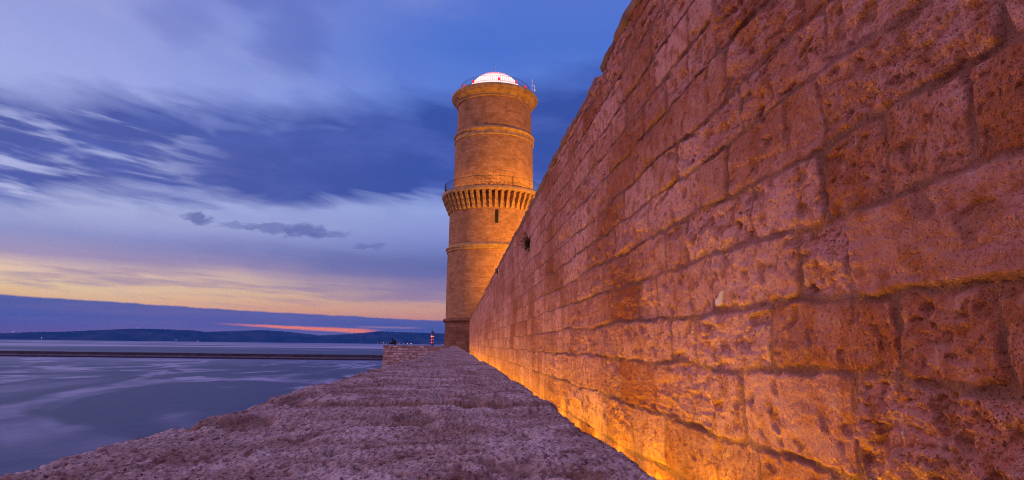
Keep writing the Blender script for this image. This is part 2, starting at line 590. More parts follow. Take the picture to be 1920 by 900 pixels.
M_pale = plain('pale_lime', (0.66, 0.54, 0.47), 0.9)
M_concrete = plain('breakwater_concrete', (0.055, 0.036, 0.05), 0.9, var=0.25, scale=0.2)
M_concrete2 = plain('breakwater_ledge', (0.15, 0.125, 0.17), 0.9, var=0.25, scale=0.3)
M_weed = plain('tide_dark_concrete', (0.03, 0.025, 0.04), 0.8, var=0.2, scale=0.3)

# ------------------------------------------------------------------ setting: sea, hills, ground
def mat_sea():
    m, nt, b = newmat('sea_water')
    g = nt.nodes.new('ShaderNodeNewGeometry')
    sp = nt.nodes.new('ShaderNodeSeparateXYZ')
    nt.links.new(g.outputs['Position'], sp.inputs[0])
    x, y = X(nt, sp.outputs[0]), X(nt, sp.outputs[1])
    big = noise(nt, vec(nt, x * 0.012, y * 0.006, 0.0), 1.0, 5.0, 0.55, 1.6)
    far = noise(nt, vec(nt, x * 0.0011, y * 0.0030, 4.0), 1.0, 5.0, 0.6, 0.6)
    film_sheen = (big - 0.5).op('ABSOLUTE').sstep(0.055, 0.0) * 0.8 + big.sstep(0.56, 0.70) * 0.5
    film_sheen = (film_sheen * noise(nt, vec(nt, x * 0.03, y * 0.012, 7.0), 1.0, 4.0).sstep(0.36, 0.6)).clamp()
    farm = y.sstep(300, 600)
    film_sheen = film_sheen * (x * x + y * y).op('SQRT').sstep(60.0, 130.0)
    film_sheen = film_sheen * (1.0 - farm) + far.sstep(0.40, 0.62) * farm
    c = mixc(nt, film_sheen, (0.012, 0.022, 0.085, 1), (0.34, 0.31, 0.50, 1))  # pale wake film; brighter reflections on the water are painted into it too
    nt.links.new(c, b.inputs['Base Color'])
    nt.links.new((0.40 - film_sheen * 0.10).s, b.inputs['Roughness'])
    b.inputs['Specular IOR Level'].default_value = 0.36
    b.inputs['IOR'].default_value = 1.333
    h = noise(nt, vec(nt, x * 0.25, y * 0.16, 0.0), 1.0, 4.0, 0.6) + noise(nt, vec(nt, x * 1.3, y * 0.8, 0.0), 1.0, 3.0, 0.6) * 0.25
    bump(nt, b, h, 0.35, 0.5)
    return m


sea = MB()
rings = [0.5, 60, 140, 260, 420, 700, 1200, 2200, 4200, 8000, 11200]
sea.lathe([(r, SEA) for r in rings], 0, 200, 96)
so = sea.build('sea', mat_sea())
tag(so, 'calm violet blue sea with pale drifting streaks', 'sea', kind='structure')

# hills along the coast
HP = [(-70, .2), (-60, .5), (-50, .3), (-42, .45), (-38, .25), (-34.3, .354), (-32.2, .50), (-30.9, .53), (-28.6, .71), (-26.2, .89), (-24.4, .89), (-22.1, .85), (-21.1, .74), (-18.5, .88), (-16.4, .97),
      (-14.6, .866), (-12, .588), (-10.15, .71), (-8.3, .88), (-6.9, 1.045), (-4.5, .986), (-2.6, .966), (-1.15, .938), (3, 1.1), (8, .8), (14, 1.2), (22, .9), (32, 1.3), (45, .8), (60, 1.0), (75, .6)]
az = np.radians(np.concatenate([np.linspace(-68, -37, 120), np.linspace(-36.9, 1, 620), np.linspace(1.1, 72, 200)]))
t = np.linspace(0, 1, 44)
AZ, T = np.meshgrid(az, t, indexing='ij')
Rr = 9000 + T * 1700
prof = np.interp(np.degrees(AZ), [p[0] for p in HP], [p[1] for p in HP])
Hh = np.tan(np.radians(prof)) * 9900 + 12.0
rid = np.abs(fbm(AZ * 55, T * 3.0 + AZ * 20, 5, 5, 0.55))
shape = np.sin(np.clip(T * 1.9, 0, 1) * PI / 2) ** 0.8 * np.where(T > 0.55, np.cos((T - 0.55) / 0.45 * PI / 2) ** 0.7, 1)
Z = SEA - 3 + shape * Hh * (1 - 0.45 * rid * (1 - ss(0.40, 0.56, T))) + fbm(AZ * 300, T * 9, 3, 8) * 5 * shape + 3 * ss(0, .05, T)
P = np.stack([np.sin(AZ) * Rr, np.cos(AZ) * Rr, Z], -1)
mh, nth, bh = newmat('scrub_hillside')
tch = nth.nodes.new('ShaderNodeTexCoord')
hn = noise(nth, tch.outputs['Object'], 0.0035, 6.0, 0.65)
nth.links.new(mixc(nth, hn.sstep(0.42, 0.62), (0.008, 0.024, 0.045, 1), (0.050, 0.055, 0.075, 1)), bh.inputs['Base Color'])
bh.inputs['Roughness'].default_value = 1.0
bh.inputs['Specular IOR Level'].default_value = 0.0
ho = grid_mesh('hills', P, mh, flip=True)
tag(ho, 'long low blue hills along the horizon', 'hills', kind='structure')

# ground levels of the fort
WD = 1.4          # the face of the rampart stands at x = 1.4
fl = MB().box(0.20, WD + 0.3, -4, 62.2, -1.45, -1.15).build('walkway_floor', M_floor)
tag(fl, 'narrow paved walkway at the foot of the rampart', 'walkway', kind='structure')
qb = MB().box(-6.75, 20, 62.2, 92, SEA - 2, -1.2).build('fort_ground', M_floor)
tag(qb, 'stone platform carrying the tower', 'ground', kind='structure')
ft = MB().box(2.55, 18, -4, 60, -3.0, 1.9).build('fort_terrace', M_floor)
tag(ft, 'raised terrace behind the rampart', 'terrace', kind='structure')

# ------------------------------------------------------------------ rampart wall: one displaced face, joints where the masonry has them
LEV = np.array([-1.6, -1.16, -0.80, -0.445, -0.105, 0.185, 0.488, 0.768, 1.035, 1.29, 1.565, 1.82, 2.07, 2.33, 2.57, 2.82, 3.2])
JT = {3: [2.06, 2.91, 3.27, 4.23, 5.15, 5.62, 7.07, 8.36], 4: [1.45, 1.83, 2.61, 3.48, 3.89, 5.27, 6.08, 7.42, 8.36, 9.73, 11.98],
      5: [1.2, 2.04, 2.36, 3.23, 4.14, 4.57, 5.41, 6.29, 7.56, 8.58, 9.86], 6: [1.49, 1.82, 2.16, 2.71, 3.55, 3.93, 4.83, 5.72, 6.9, 8.10],
      7: [1.34, 2.12, 2.98, 3.31, 4.3, 5.25, 6.39, 7.33], 8: [1.4, 2.05, 2.79, 3.66, 4.15, 4.90, 5.9, 7.1], 9: [1.6, 2.2, 2.93, 4.20, 4.63, 5.5]}
rj = random.Random(3)
joints = []
for c in range(len(LEV) - 1):
    js = sorted(JT.get(c, [0.9 + rj.random() * 0.5]))
    pre = [js[0]]
    while pre[-1] > -4: pre.append(pre[-1] - rj.uniform(0.4, 0.9))
    while js[-1] < 64: js.append(js[-1] + rj.choice([0.35, 0.55, 0.7, 0.85, 1.1]) * rj.uniform(0.85, 1.15))
    joints.append(np.array(sorted(pre[1:]) + js))


def wall_relief(Y, Zz):
    near = np.exp(-Y / 14.0)
    wy = Y + fbm(Y * 1.7, Zz * 2.4, 3, 11) * 0.028 + fbm(Y * 9, Zz * 9, 3, 12) * 0.010
    wz = Zz + fbm(Y * 1.1, Zz * 1.8, 3, 13) * 0.026 + fbm(Y * 8 + 3, Zz * 9, 3, 14) * 0.010
    ci = np.clip(np.searchsorted(LEV, wz) - 1, 0, len(LEV) - 2)
    y0, y1, bi = np.zeros_like(Y), np.zeros_like(Y), np.zeros(Y.shape, np.int64)
    for c in range(len(LEV) - 1):
        k = ci == c
        j = joints[c]
        q = np.clip(np.searchsorted(j, wy[k]) - 1, 0, len(j) - 2)
        y0[k], y1[k], bi[k] = j[q], j[q + 1], q
    z0, z1 = LEV[ci], LEV[ci + 1]
    idn = bi + ci * 997
    r1, r2, r3, r4, r5 = (rnd(idn, 0, s) for s in (1, 2, 3, 4, 5))
    mw = (0.006 + 0.009 * r5) * (1 - 0.45 * ss(4, 10, Y))
    rc = 0.035
    qx = np.abs(wy - (y0 + y1) / 2) - ((y1 - y0) / 2 - mw - rc)
    qz = np.abs(wz - (z0 + z1) / 2) - ((z1 - z0) / 2 - mw - rc)
    d = np.hypot(np.maximum(qx, 0), np.maximum(qz, 0)) + np.minimum(np.maximum(qx, qz), 0) - rc
    d = d + fbm(Y * 14, Zz * 14, 3, 21) * 0.006 + fbm(Y * 45, Zz * 45, 2, 22) * 0.002
    body = ss(0.003, -0.007 - 0.010 * r4, d)
    # face of each stone
    u = (wy - (y0 + y1) / 2) / (y1 - y0)
    w = (wz - (z0 + z1) / 2) / (z1 - z0)
    face = 0.016 + 0.020 * r1 + (r2 - 0.5) * 0.022 * u + (r3 - 0.5) * 0.026 * w - 0.012 * (u * u + w * w)
    rough = 0.30 + 1.35 * r4 * r4
    face_drop = np.where(r4 > 0.8, 0.014, 0.0)
    strat = np.where(r2 > 0.5, 1.0, 0.45)
    dy, dz = idn * 1.37, idn * 2.11
    sc = 0.65 + 0.9 * rnd(idn, 0, 17)
    n1 = fbm(Y * 4.5 * strat * sc + dy % 97, Zz * 8 * sc + dz % 89, 4, 31, 0.55)
    n2 = 1 - np.abs(fbm(Y * 12 * strat * sc + 7, Zz * 17 * sc, 4, 41, 0.55)) * 2
    n3 = fbm(Y * 34, Zz * 38, 3, 51, 0.6)
    big = ss(0.34, 0.58, gn(Y * 10 + r1 * 50, Zz * 12 + r2 * 50, 61)) * (r3 > 0.35)
    mid = ss(0.40, 0.55, gn(Y * 24, Zz * 27, 62)) * ss(0.3, 0.8, r2 + 0.4 * gn(Y * 2, Zz * 2, 66))
    small = ss(0.38, 0.52, gn(Y * 58, Zz * 62, 63)) * (rnd(idn, 0, 19) > 0.4)
    hollow = ss(0.40, 0.56, gn(Y * 6.3 + 3, Zz * 8.5 + r3 * 20, 64) + 0.10 * gn(Y * 25, Zz * 25, 65)) * (rnd(idn, 0, 18) > 0.35)
    crack = ss(0.045, 0.0, np.abs(fbm(Y * 3.1 * strat + dy % 31, Zz * 6.5 + dz % 37, 3, 71))) * (r5 > 0.45)
    h = 0.007 + face * 0.55 - face_drop * 0.8 * ss(0.2, -0.2, gn(Y * 3, Zz * 5, 67)) + rough * (n1 * 0.015 + (n2 - 0.4) * 0.0055) + n3 * 0.0030
    h = h - hollow * 0.018 - big * 0.014 - mid * 0.008 - small * 0.004 - crack * 0.005 * rough
    mortar = 0.004 + fbm(Y * 30, Zz * 30, 3, 81) * 0.002 - ss(0.30, 0.55, gn(Y * 3, Zz * 4, 82)) * 0.016 + ss(0.05, 0.4, gn(Y * 2.1 + 9, Zz * 3.1, 83)) * 0.008
    vis = ss(-0.30, 0.22, fbm(Y * 1.6 + 11, Zz * 2.6, 3, 95))
    mcol = (1 - body) * (0.65 + 0.35 * vis)
    open_ = (1 - body) * (0.55 + 0.45 * vis)
    body = 1 - open_
    H = mortar * (1 - body) + h * body
    H = 0.008 + (H - 0.008) * (1.0 - 0.5 * ss(4, 14, Y)) * (1.0 - 0.6 * ss(-0.62, -0.82, Zz))
    tone = np.clip(0.25 + 0.58 * rnd(idn, 0, 9) + 0.45 * fbm(Y * 0.5, Zz * 0.8, 3, 91), 0, 1)
    pit = np.clip(hollow * 0.6 + big * 0.7 + mid * 0.8 + small * 0.7 + crack * 0.6, 0, 1) * body
    return H, tone, mcol, pit


def wall_top(Y):
    return np.interp(Y, [-5, 4.5, 5.7, 11.2, 17.3, 29.8, 31, 63], [2.81, 2.80, 2.77, 2.69, 2.64, 2.56, 2.50, 2.41]) - 0.10


WALL_END = 61.7
wall = thing('rampart_wall', 'tall rough limestone rampart rising on the right, warmly lit from its foot', 'wall', (WD, 20, -1.15))
iv = np.linspace(1 / 1.12, 1 / 62.5, 1250)
yv = np.concatenate([np.linspace(-4, 1.05, 90), 1 / iv])
yv = yv[yv < WALL_END]
yv = np.append(yv, WALL_END)
zv = np.linspace(0, 1, 760)
Yg, Tg = np.meshgrid(yv, zv, indexing='ij')
Zg = -1.3 + Tg * (wall_top(Yg) + 1.3)
H, tone, mor, pit = wall_relief(Yg, Zg)
Pw = np.stack([WD - H, Yg, Zg], -1)
# the far end turns round the corner
endc = np.repeat(Pw[-1:], 9, axis=0)
endc[:, :, 0] += np.linspace(0.02, 1.2, 9)[:, None]
endc[:, :, 1] += fbm(np.linspace(0, 1.2, 9)[:, None] * 4 + 0 * Zg[:1], Zg[:1] * 4, 3, 5) * 0.03
Pw = np.concatenate([Pw, endc])
ext = lambda q: np.concatenate([q, np.repeat(q[-1:], 9, axis=0)])
grid_mesh('face_masonry', Pw, M_wall, {'tone': ext(tone), 'mortar': ext(mor), 'pit': ext(pit)}, wall, flip=True)
bk = MB()
ys = [-4, 4.5, 11.2, 17.3, 29.8, 31, WALL_END]
for a, b_ in zip(ys[:-1], ys[1:]):
    za, zb = float(wall_top(np.array(a))), float(wall_top(np.array(b_)))
    bk.hexa([(WD + 0.05, a, -1.4), (WD + 1.2, a, -1.4), (WD + 1.2, b_, -1.4), (WD + 0.05, b_, -1.4),
             (WD + 0.05, a, za - .01), (WD + 1.2, a, za - .01), (WD + 1.2, b_, zb - .01), (WD + 0.05, b_, zb - .01)])
bk.build('wall_core', M_coping, wall)

# coping slabs, worn and broken
rc_ = random.Random(12)
y = -4.0
k = 0
slabs = []
while y < WALL_END - 0.3:
    L = rc_.uniform(0.9, 1.5)
    slabs.append([y, y + L, rc_.uniform(-0.014, 0.014), rc_.uniform(-0.02, 0.015)])
    y += L + 0.012
for s in slabs:
    if s[0] < 5.72 < s[1]:
        s[1] = 5.70
for i, s in enumerate(slabs):
    if s[0] > 5.71 and slabs[i - 1][1] == 5.70: s[0] = 5.93
cps = slabs
for i, (a, b_, oz, ox) in enumerate(cps):
    if b_ - a < 0.15: continue
    b_ = min(b_, WALL_END + 0.05)
    n = max(8, int(min(40, (b_ - a) * 180 / max(1, abs(a)))))
    yy = np.linspace(a, b_, n)
    sec = np.array([(1.15, 0.12), (0.8, 0.125), (0.3, 0.12), (0.0, 0.115), (-0.010, 0.105), (-0.022, 0.085), (-0.026, 0.05), (-0.022, 0.015), (-0.008, -0.003), (0.02, -0.012)])
    e = np.minimum(yy - a, b_ - yy)
    inset = 0.045 * (1 - ss(0, 0.07, e)) * (1 if a < 20 else 0.4)
    S = np.zeros((n, len(sec), 3))
    for j, (sx_, sz_) in enumerate(sec):
        w = 1.0 if sx_ < 0.1 else 0.2
        S[:, j, 0] = WD + sx_ + ox * w + w * (inset + fbm(yy * 3.0 + 7, sz_ * 12 + 0 * yy + i, 4, 5) * 0.020)
        S[:, j, 1] = yy
        S[:, j, 2] = wall_top(yy) + sz_ + oz + fbm(yy * 3.5, sx_ * 9 + 0 * yy + i, 4, 6) * 0.015 - (inset * 0.5 if sz_ > 0.05 else -inset * 0.3)
    # close the ends
    cap0, cap1 = S[:1].copy(), S[-1:].copy()
    for cp in (cap0, cap1):
        cp[:, :, 0] = WD + 0.4
        cp[:, :, 2] = float(wall_top(np.array(a))) + 0.05
    grid_mesh('coping_stone', np.concatenate([cap0, S, cap1]), M_coping, parent=wall)


def chip(yc, zc, pts):
    m = MB()
    h0 = float(wall_relief(np.array([[yc]]), np.array([[zc]]))[0][0, 0])
    n = len(pts)
    for dx in (0.007, -0.008):
        for (py, pz) in pts:
            m.v.append((WD - h0 - dx - random.uniform(0, 0.003), yc + py, zc + pz))
    m.face(list(range(n)))
    m.face(list(range(n, 2 * n))[::-1])
    for i in range(n):
        j = (i + 1) % n
        m.face([i, j, n + j, n + i])
    return m.build('lime_fragment', M_pale, wall)


chip(3.095, 0.244, [(0.05, -0.02), (0.058, 0.0), (0.01, 0.012), (-0.005, 0.04), (-0.045, 0.044), (-0.03, 0.01), (-0.02, -0.02), (0.02, -0.03)])

# ------------------------------------------------------------------ parapet the camera looks along
PL, PR = -0.705, 0.352
PEND = 62.0
par = thing('stone_parapet', 'broad pitted limestone parapet running from the foreground towards the tower', 'parapet', (-0.18, 20, SEA))
ivp = np.linspace(1 / 0.42, 1 / 62.0, 640)
yp = np.concatenate([np.linspace(-3, 0.415, 60), 1 / ivp])
yp[-1] = PEND
xp = np.linspace(0, 1, 560)
Yp, Tp = np.meshgrid(yp, xp, indexing='ij')
pj = [-2.2, -0.6, 0.55, 2.27, 3.25, 4.84, 6.1, 7.6, 9.4, 11.0, 12.9, 14.6, 16.5, 18.6, 20.5]
while pj[-1] < 63: pj.append(pj[-1] + random.uniform(1.3, 2.2))
pj = np.array(pj)
pid = np.clip(np.searchsorted(pj, Yp + 0.03 * gn(Tp * 3, Yp * 0 + 2.0, 3)) - 1, 0, len(pj) - 1)
ra, rb, rcc = rnd(pid, 0, 61), rnd(pid, 0, 62), rnd(pid, 0, 63)
# stones end unevenly on both sides
near_w = np.interp(Yp, [0.8, 2.26, 2.28, 5, 8, 13, 30, 62], [-0.055, -0.012, 0.01, 0.045, 0.14, 0.135, 0.25, 0.45])
Lx = PL + near_w + (ra - 0.5) * 0.03 + fbm(Yp * 2.2, Yp * 0 + 0.5, 4, 15) * 0.009 + fbm(Yp * 14, Yp * 0 + 0.5, 3, 16) * 0.008
Rx = PR - np.interp(Yp, [20, 62], [0, 0.16]) + (rb - 0.5) * 0.03 + fbm(Yp * 2.6, Yp * 0 + 5.5, 4, 17) * 0.026 + fbm(Yp * 16, Yp * 0 + 0.5, 3, 18) * 0.009
# fold the sheet over both edges: u < 0.12 outer face, u > 0.88 inner face
uu = np.clip((Tp - 0.10) / 0.80, 0, 1)
Xp = Lx + (Rx - Lx) * uu
zo = np.where(Tp < 0.10, -(0.10 - Tp) / 0.10, 0)
zi = np.where(Tp > 0.90, -(Tp - 0.90) / 0.10, 0)
Xn, Yn = Xp + 0.0 * Yp, Yp
top = -0.200 + (rcc - 0.5) * 0.006 + fbm(Xn * 1.3, Yn * 1.3, 3, 21) * 0.010
coarse = fbm(Xn * 6, Yn * 5, 4, 22, 0.55)
hole = ss(0.30, 0.62, fbm(Xn * 4.2 + 3, Yn * 2.6, 3, 23)) * np.interp(Yp, [1.0, 2.2, 3], [1, 1, 0.6])
knob = 1 - np.abs(fbm(Xn * 22, Yn * 22, 4, 24, 0.6)) * 1.8
grain = fbm(Xn * 60, Yn * 60, 3, 25, 0.6)
pits = ss(0.20, 0.45, gn(Xn * 42, Yn * 42, 26))
jd = np.min(np.abs((Yp + 0.03 * gn(Tp * 3, Yp * 0 + 2.0, 3) + 0.012 * fbm(Xn * 18, Yn * 18, 3, 29))[..., None] - pj[None, None, :]), -1)
jg = ss(0.030, 0.004, jd) + 0.4 * ss(0.09, 0.0, jd) * ss(-0.1, 0.35, gn(Xn * 3, Yn * 3, 28))
ed = np.minimum(uu, 1 - uu) * (Rx - Lx)
edge = (1 - ss(0, 0.05, ed))
Zp = top + coarse * 0.0032 + (knob - 0.35) * 0.0024 + grain * 0.0036 + fbm(Xn * 120, Yn * 120, 2, 27) * 0.0018 - hole * 0.015 - pits * 0.0055 - jg * 0.014 - np.where((Yp > 0.6) & (Yp < 2.27), 0.012, 0.0) - edge ** 2 * 0.020
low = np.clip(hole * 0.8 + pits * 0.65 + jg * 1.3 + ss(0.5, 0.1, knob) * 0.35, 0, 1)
side = zo + zi
Xp = Xp - (zo < 0) * (-0.02 * np.minimum(-zo * 6, 1)) * 0 - (zo < 0) * (fbm(Yp * 9, Tp * 60, 4, 31) * 0.018 + 0.004) + (zi < 0) * fbm(Yp * 9, Tp * 60, 4, 32) * 0.018
Zp = np.where(side < 0, Zp + np.where(zo < 0, zo * 2.6, zi * 1.15), Zp)
grid_mesh('coping_course', np.stack([Xp, Yp, Zp], -1), M_ledge, {'low': low}, par)
MB().box(PL + 0.10, PR - 0.05, -3, PEND, SEA - 2, -0.45).build('parapet_core', M_low, par)

# ------------------------------------------------------------------ low boundary wall the parapet turns into
lw = thing('boundary_wall', 'low coursed stone wall crossing the end of the parapet, in front of the tower', 'wall', (-3.2, 61.8, SEA))
n, mth = 160, 60
def low_face():
    xs = np.linspace(-6.92, -0.2, 240)
    zs = np.concatenate([np.linspace(-9.0, -3.0, 10), np.linspace(-2.95, -0.20, 110)])
    Xl, Zl = np.meshgrid(xs, zs, indexing='ij')
    row = np.floor(Zl / 0.23 + 0.15 * gn(Xl * 0.8, Zl * 0, 2))
    colw = 0.42 + 0.2 * rnd(row, 0, 4)
    cc = np.floor(Xl / colw + rnd(row, 0, 5) * 7)
    rr = rnd(cc + row * 331, 0, 6)
    fz = np.abs((Zl / 0.23) % 1 - 0.5) * 2
    fx = np.abs((Xl / colw + rnd(row, 0, 5) * 7) % 1 - 0.5) * 2
    body = ss(1.0, 0.80, fz) * ss(1.0, 0.88, fx)
    h = body * (0.03 + 0.07 * rr) + fbm(Xl * 6, Zl * 6, 3, 7) * 0.02
    return Xl, Zl, h, rr * 0.9 + 0.1, (1 - body)
Xl, Zl, hl, tl, ml = low_face()
Pl = np.stack([Xl - (Zl + 0.2) * 0.0, 61.45 - hl + (Zl + 0.2) * 0.02, Zl], -1)
# turn the left corner
side_ = np.repeat(Pl[:1], 10, axis=0)
side_[:, :, 1] += np.linspace(1.0, 0.0, 10)[:, None]
side_[:, :, 0] += fbm(np.linspace(0, 1, 10)[:, None] * 8 + 0 * Zl[:1], Zl[:1] * 8, 3, 9) * 0.04
grid_mesh('face_masonry', np.concatenate([side_, Pl]), M_lowface, {'tone': np.concatenate([np.repeat(tl[:1], 10, 0), tl]), 'mortar': np.concatenate([np.repeat(ml[:1], 10, 0), ml]) , 'pit': np.zeros((250, Pl.shape[1]))}, lw)
MB().box(-6.80, -0.2, 61.6, 62.4, SEA - 2, -0.33).build('wall_core', M_low, lw)
cp = MB()
xx = -6.95
while xx < -0.25:
    L = random.uniform(0.5, 0.9)
    cp.box(xx, min(xx + L - 0.015, -0.2), 61.38 + random.uniform(-.02, .02), 62.45, -0.325, -0.20 + random.uniform(-0.012, 0.014))
    xx += L
cp.build('coping', M_ledge, lw)

# ------------------------------------------------------------------ the tower
TX, TY = 4.0, 69.886
TB = math.atan2(-TY, -TX)           # bearing from the tower back to the viewer
tw = thing('stone_tower', 'round floodlit stone tower with a corbelled gallery and glowing dome', 'tower', (TX, TY, -1.2))


def ringp(r, z0, z1, out, steps=8):
    return [(r + out * math.sin(PI * i / steps), z0 + (z1 - z0) * i / steps) for i in range(steps + 1)]


def wob_lathe(name, prof, mat, sub=0.5, seg=144):
    m = MB().lathe(prof, TX, TY, seg)
    return m.build(name, mat, tw, smooth=True)


wob_lathe('tower_base', [(5.22, -1.4), (5.20, 0.5), (5.16, 2.30)], M_base)
wob_lathe('base_cornice', [(5.10, 2.28)] + [(5.16 + 0.26 * math.sin(i / 10 * PI * 0.85) + 0.02, 2.28 + i * 0.045) for i in range(1, 11)] + [(5.05, 2.78)], M_base)
wob_lathe('lower_shaft', [(5.12, 2.76), (5.14, 6), (5.12, 10.15)], M_tower)
wob_lathe('string_course', [(5.0, 10.12), (5.20, 10.14), (5.24, 10.25), (5.18, 10.34), (5.22, 10.36)] + [(5.20 + 0.15 * math.sin(PI * i / 8), 10.38 + 0.34 * i / 8) for i in range(9)] + [(5.03, 10.86)], M_moulding)
wob_lathe('middle_shaft', [(5.03, 10.84), (5.02, 14.0), (5.00, 16.5)], M_tower)

# gallery
gal = wob_lathe('gallery_floor', [(4.6, 16.48), (5.86, 16.48), (5.93, 16.53), (5.95, 16.72), (5.90, 16.80), (5.92, 16.90), (5.80, 16.97), (4.5, 17.0)], M_moulding)
prof = [(4.9, 14.65), (5.10, 14.65), (5.22, 14.78), (5.27, 14.98), (5.24, 15.12), (5.36, 15.20), (5.48, 15.38), (5.50, 15.56), (5.47, 15.64), (5.60, 15.74), (5.71, 15.92), (5.73, 16.08), (5.71, 16.16), (5.82, 16.26), (5.87, 16.40), (5.87, 16.48), (4.9, 16.48)]
cm = MB()
for sgn in (-1, 1):
    for (r_, z_) in prof:
        cm.v.append((TX + r_, TY + sgn * 0.145, z_))
np_ = len(prof)
cm.face(list(range(np_)))
cm.face(list(range(np_, 2 * np_))[::-1])
for i in range(np_):
    j = (i + 1) % np_
    cm.face([i, np_ + i, np_ + j, j])
c0 = cm.build('corbel', M_moulding, tw)
me0 = c0.data
me0.transform(Matrix.Translation((-0.0, 0, 0)))
NC = 52
for i in range(NC):
    o = c0 if i == 0 else c0.copy()
    if i:
        C.objects.link(o)
        o.parent = tw
    o.rotation_euler = (0, 0, TB + (i + 0.5) * 2 * PI / NC)


def railing(name, r, z0, z1, nb, npst, rb, rp, rails):
    m = MB()
    for i in range(nb):
        a = 2 * PI * i / nb
        rad = rp if npst and i % (nb // npst) == 0 else rb
        m.tube([(TX + r * math.cos(a), TY + r * math.sin(a), z0), (TX + r * math.cos(a), TY + r * math.sin(a), z1)], rad, 4, False)
    for z in rails:
        m.tube([(TX + r * math.cos(2 * PI * i / 96), TY + r * math.sin(2 * PI * i / 96), z) for i in range(97)], rp, 5, False)
    return m.build(name, M_iron, tw)


railing('gallery_railing', 5.66, 16.94, 18.05, 240, 15, 0.010, 0.022, (17.05, 18.05))
wob_lathe('upper_shaft', [(4.66, 16.98), (4.62, 20), (4.60, 23.15)], M_tower)
wob_lathe('string_course', [(4.5, 23.12), (4.66, 23.14), (4.72, 23.22), (4.66, 23.32), (4.60, 23.40), (4.60, 23.72)] + [(4.62 + 0.17 * math.sin(PI * i / 8), 23.74 + 0.34 * i / 8) for i in range(9)] + [(4.44, 24.2)], M_moulding)
wob_lathe('top_shaft', [(4.46, 24.18), (4.40, 26), (4.38, 27.85)], M_tower)
wob_lathe('cornice', [(4.30, 27.72), (4.46, 27.74), (4.53, 27.80), (4.53, 27.88), (4.46, 27.94), (4.50, 28.02), (4.62, 28.16), (4.80, 28.32), (4.96, 28.42), (5.00, 28.50), (4.98, 28.56), (5.10, 28.60), (5.14, 28.70), (5.14, 28.92), (5.08, 29.04), (4.9, 29.1), (0.2, 29.12)], M_moulding)
railing('roof_railing', 4.12, 29.08, 30.35, 110, 11, 0.008, 0.018, (29.7, 30.3))

# loophole: a slightly proud box, the dark of an opening put into its colour
la = math.atan2(-1, 0) + R(6.4) - 0.0
def slit(a, z0, z1, hw, r):
    d = Vector((math.cos(a), math.sin(a)))
    c = Vector((TX, TY)) + d * (r - 0.14)
    return MB().obox(c, d, 0.16, hw, z0, z1)
sa = TB + math.asin(0.42 / 5.0)
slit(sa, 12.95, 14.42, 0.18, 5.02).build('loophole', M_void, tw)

# lantern
def mat_glow(name, col, s, base=(0.8, 0.5, 0.5), z0=None):
    m, nt, b = newmat(name)
    b.inputs['Base Color'].default_value = base + (1,)
    b.inputs['Roughness'].default_value = 0.4
    b.inputs['Emission Color'].default_value = tuple(col) + (1,)
    b.inputs['Emission Strength'].default_value = s
    return m


MG = mat_glow('lit_lantern_glass', (1.0, 0.66, 0.55), 1.25)
MG2 = mat_glow('lit_dome_shell', (1.0, 0.30, 0.26), 0.6, (0.6, 0.25, 0.2))  # red metal cap, its lit look put in as emission
RD = 3.42
dome = [(RD * math.cos(a), 28.80 + RD * math.sin(a)) for a in [R(d) for d in range(0, 51, 3)]]
dm = MB().lathe(dome, TX, TY, 72).build('lantern_dome', MG, tw, smooth=True)
capp = [(RD * 1.004 * math.cos(R(d)), 28.80 + RD * 1.004 * math.sin(R(d))) for d in range(48, 90, 3)] + [(0.02, 28.80 + RD * 1.005)]
MB().lathe(capp, TX, TY, 48).build('dome_cap', MG2, tw, smooth=True)
rbm = MB()
for i in range(16):
    a = TB + 2 * PI * (i + 0.5) / 16
    pts = [((RD + 0.015) * math.cos(R(d)), (RD + 0.015) * math.sin(R(d))) for d in range(0, 88, 8)]
    rbm.tube([(TX + p * math.cos(a), TY + p * math.sin(a), 28.80 + q) for p, q in pts], 0.022, 4, False)
rbm.build('dome_ribs', mat_glow('warm_dome_rib', (1, 0.52, 0.40), 1.0, (0.5, 0.3, 0.25)), tw)  # ribs are no lamps; emission makes them glow like the glass
MB().tube([(TX, TY, 32.1), (TX, TY, 32.8), (TX, TY, 33.5)], [0.035, 0.025, 0.015], 6).build('lightning_rod', plain('rod_metal', (0.6, 0.6, 0.65), 0.4), tw)
ra_ = TB + R(62)
rp_ = (TX + 4.9 * math.cos(ra_), TY + 4.9 * math.sin(ra_))
an = MB()
an.tube([(rp_[0], rp_[1], 29.0), (rp_[0], rp_[1], 30.7)], 0.022, 6)
an.tube([(rp_[0], rp_[1], 29.9), (rp_[0] + 0.25, rp_[1], 29.95), (rp_[0] + 0.32, rp_[1], 29.75), (rp_[0] + 0.30, rp_[1], 29.3)], 0.03, 6)
an.ball((rp_[0] + 0.3, rp_[1], 29.35), 0.10)
an.build('aerial', plain('aerial_white_glow', (0.8, 0.75, 0.78), 0.5, emit=(1, 0.6, 0.6), es=0.25), tw)  # no lamp: a faint glow is put into the white paint
red = mat_glow('red_lamp_glass', (1, 0.02, 0.02), 0.8, (0.3, 0.02, 0.02))
l0 = None
for da in (-62, -38, 6, 36, 60):
    a = TB + R(da)
    px, py = TX + 4.12 * math.cos(a), TY + 4.12 * math.sin(a)
    if l0 is None:
        l0 = MB().box(px - 0.13, px + 0.13, py - 0.1, py + 0.1, 29.72, 29.98).build('rail_lamp', red, tw)
        p0 = (px, py)
    else:
        o = l0.copy()
        C.objects.link(o)
        o.parent = tw
        o.location = (px - p0[0], py - p0[1], 0)

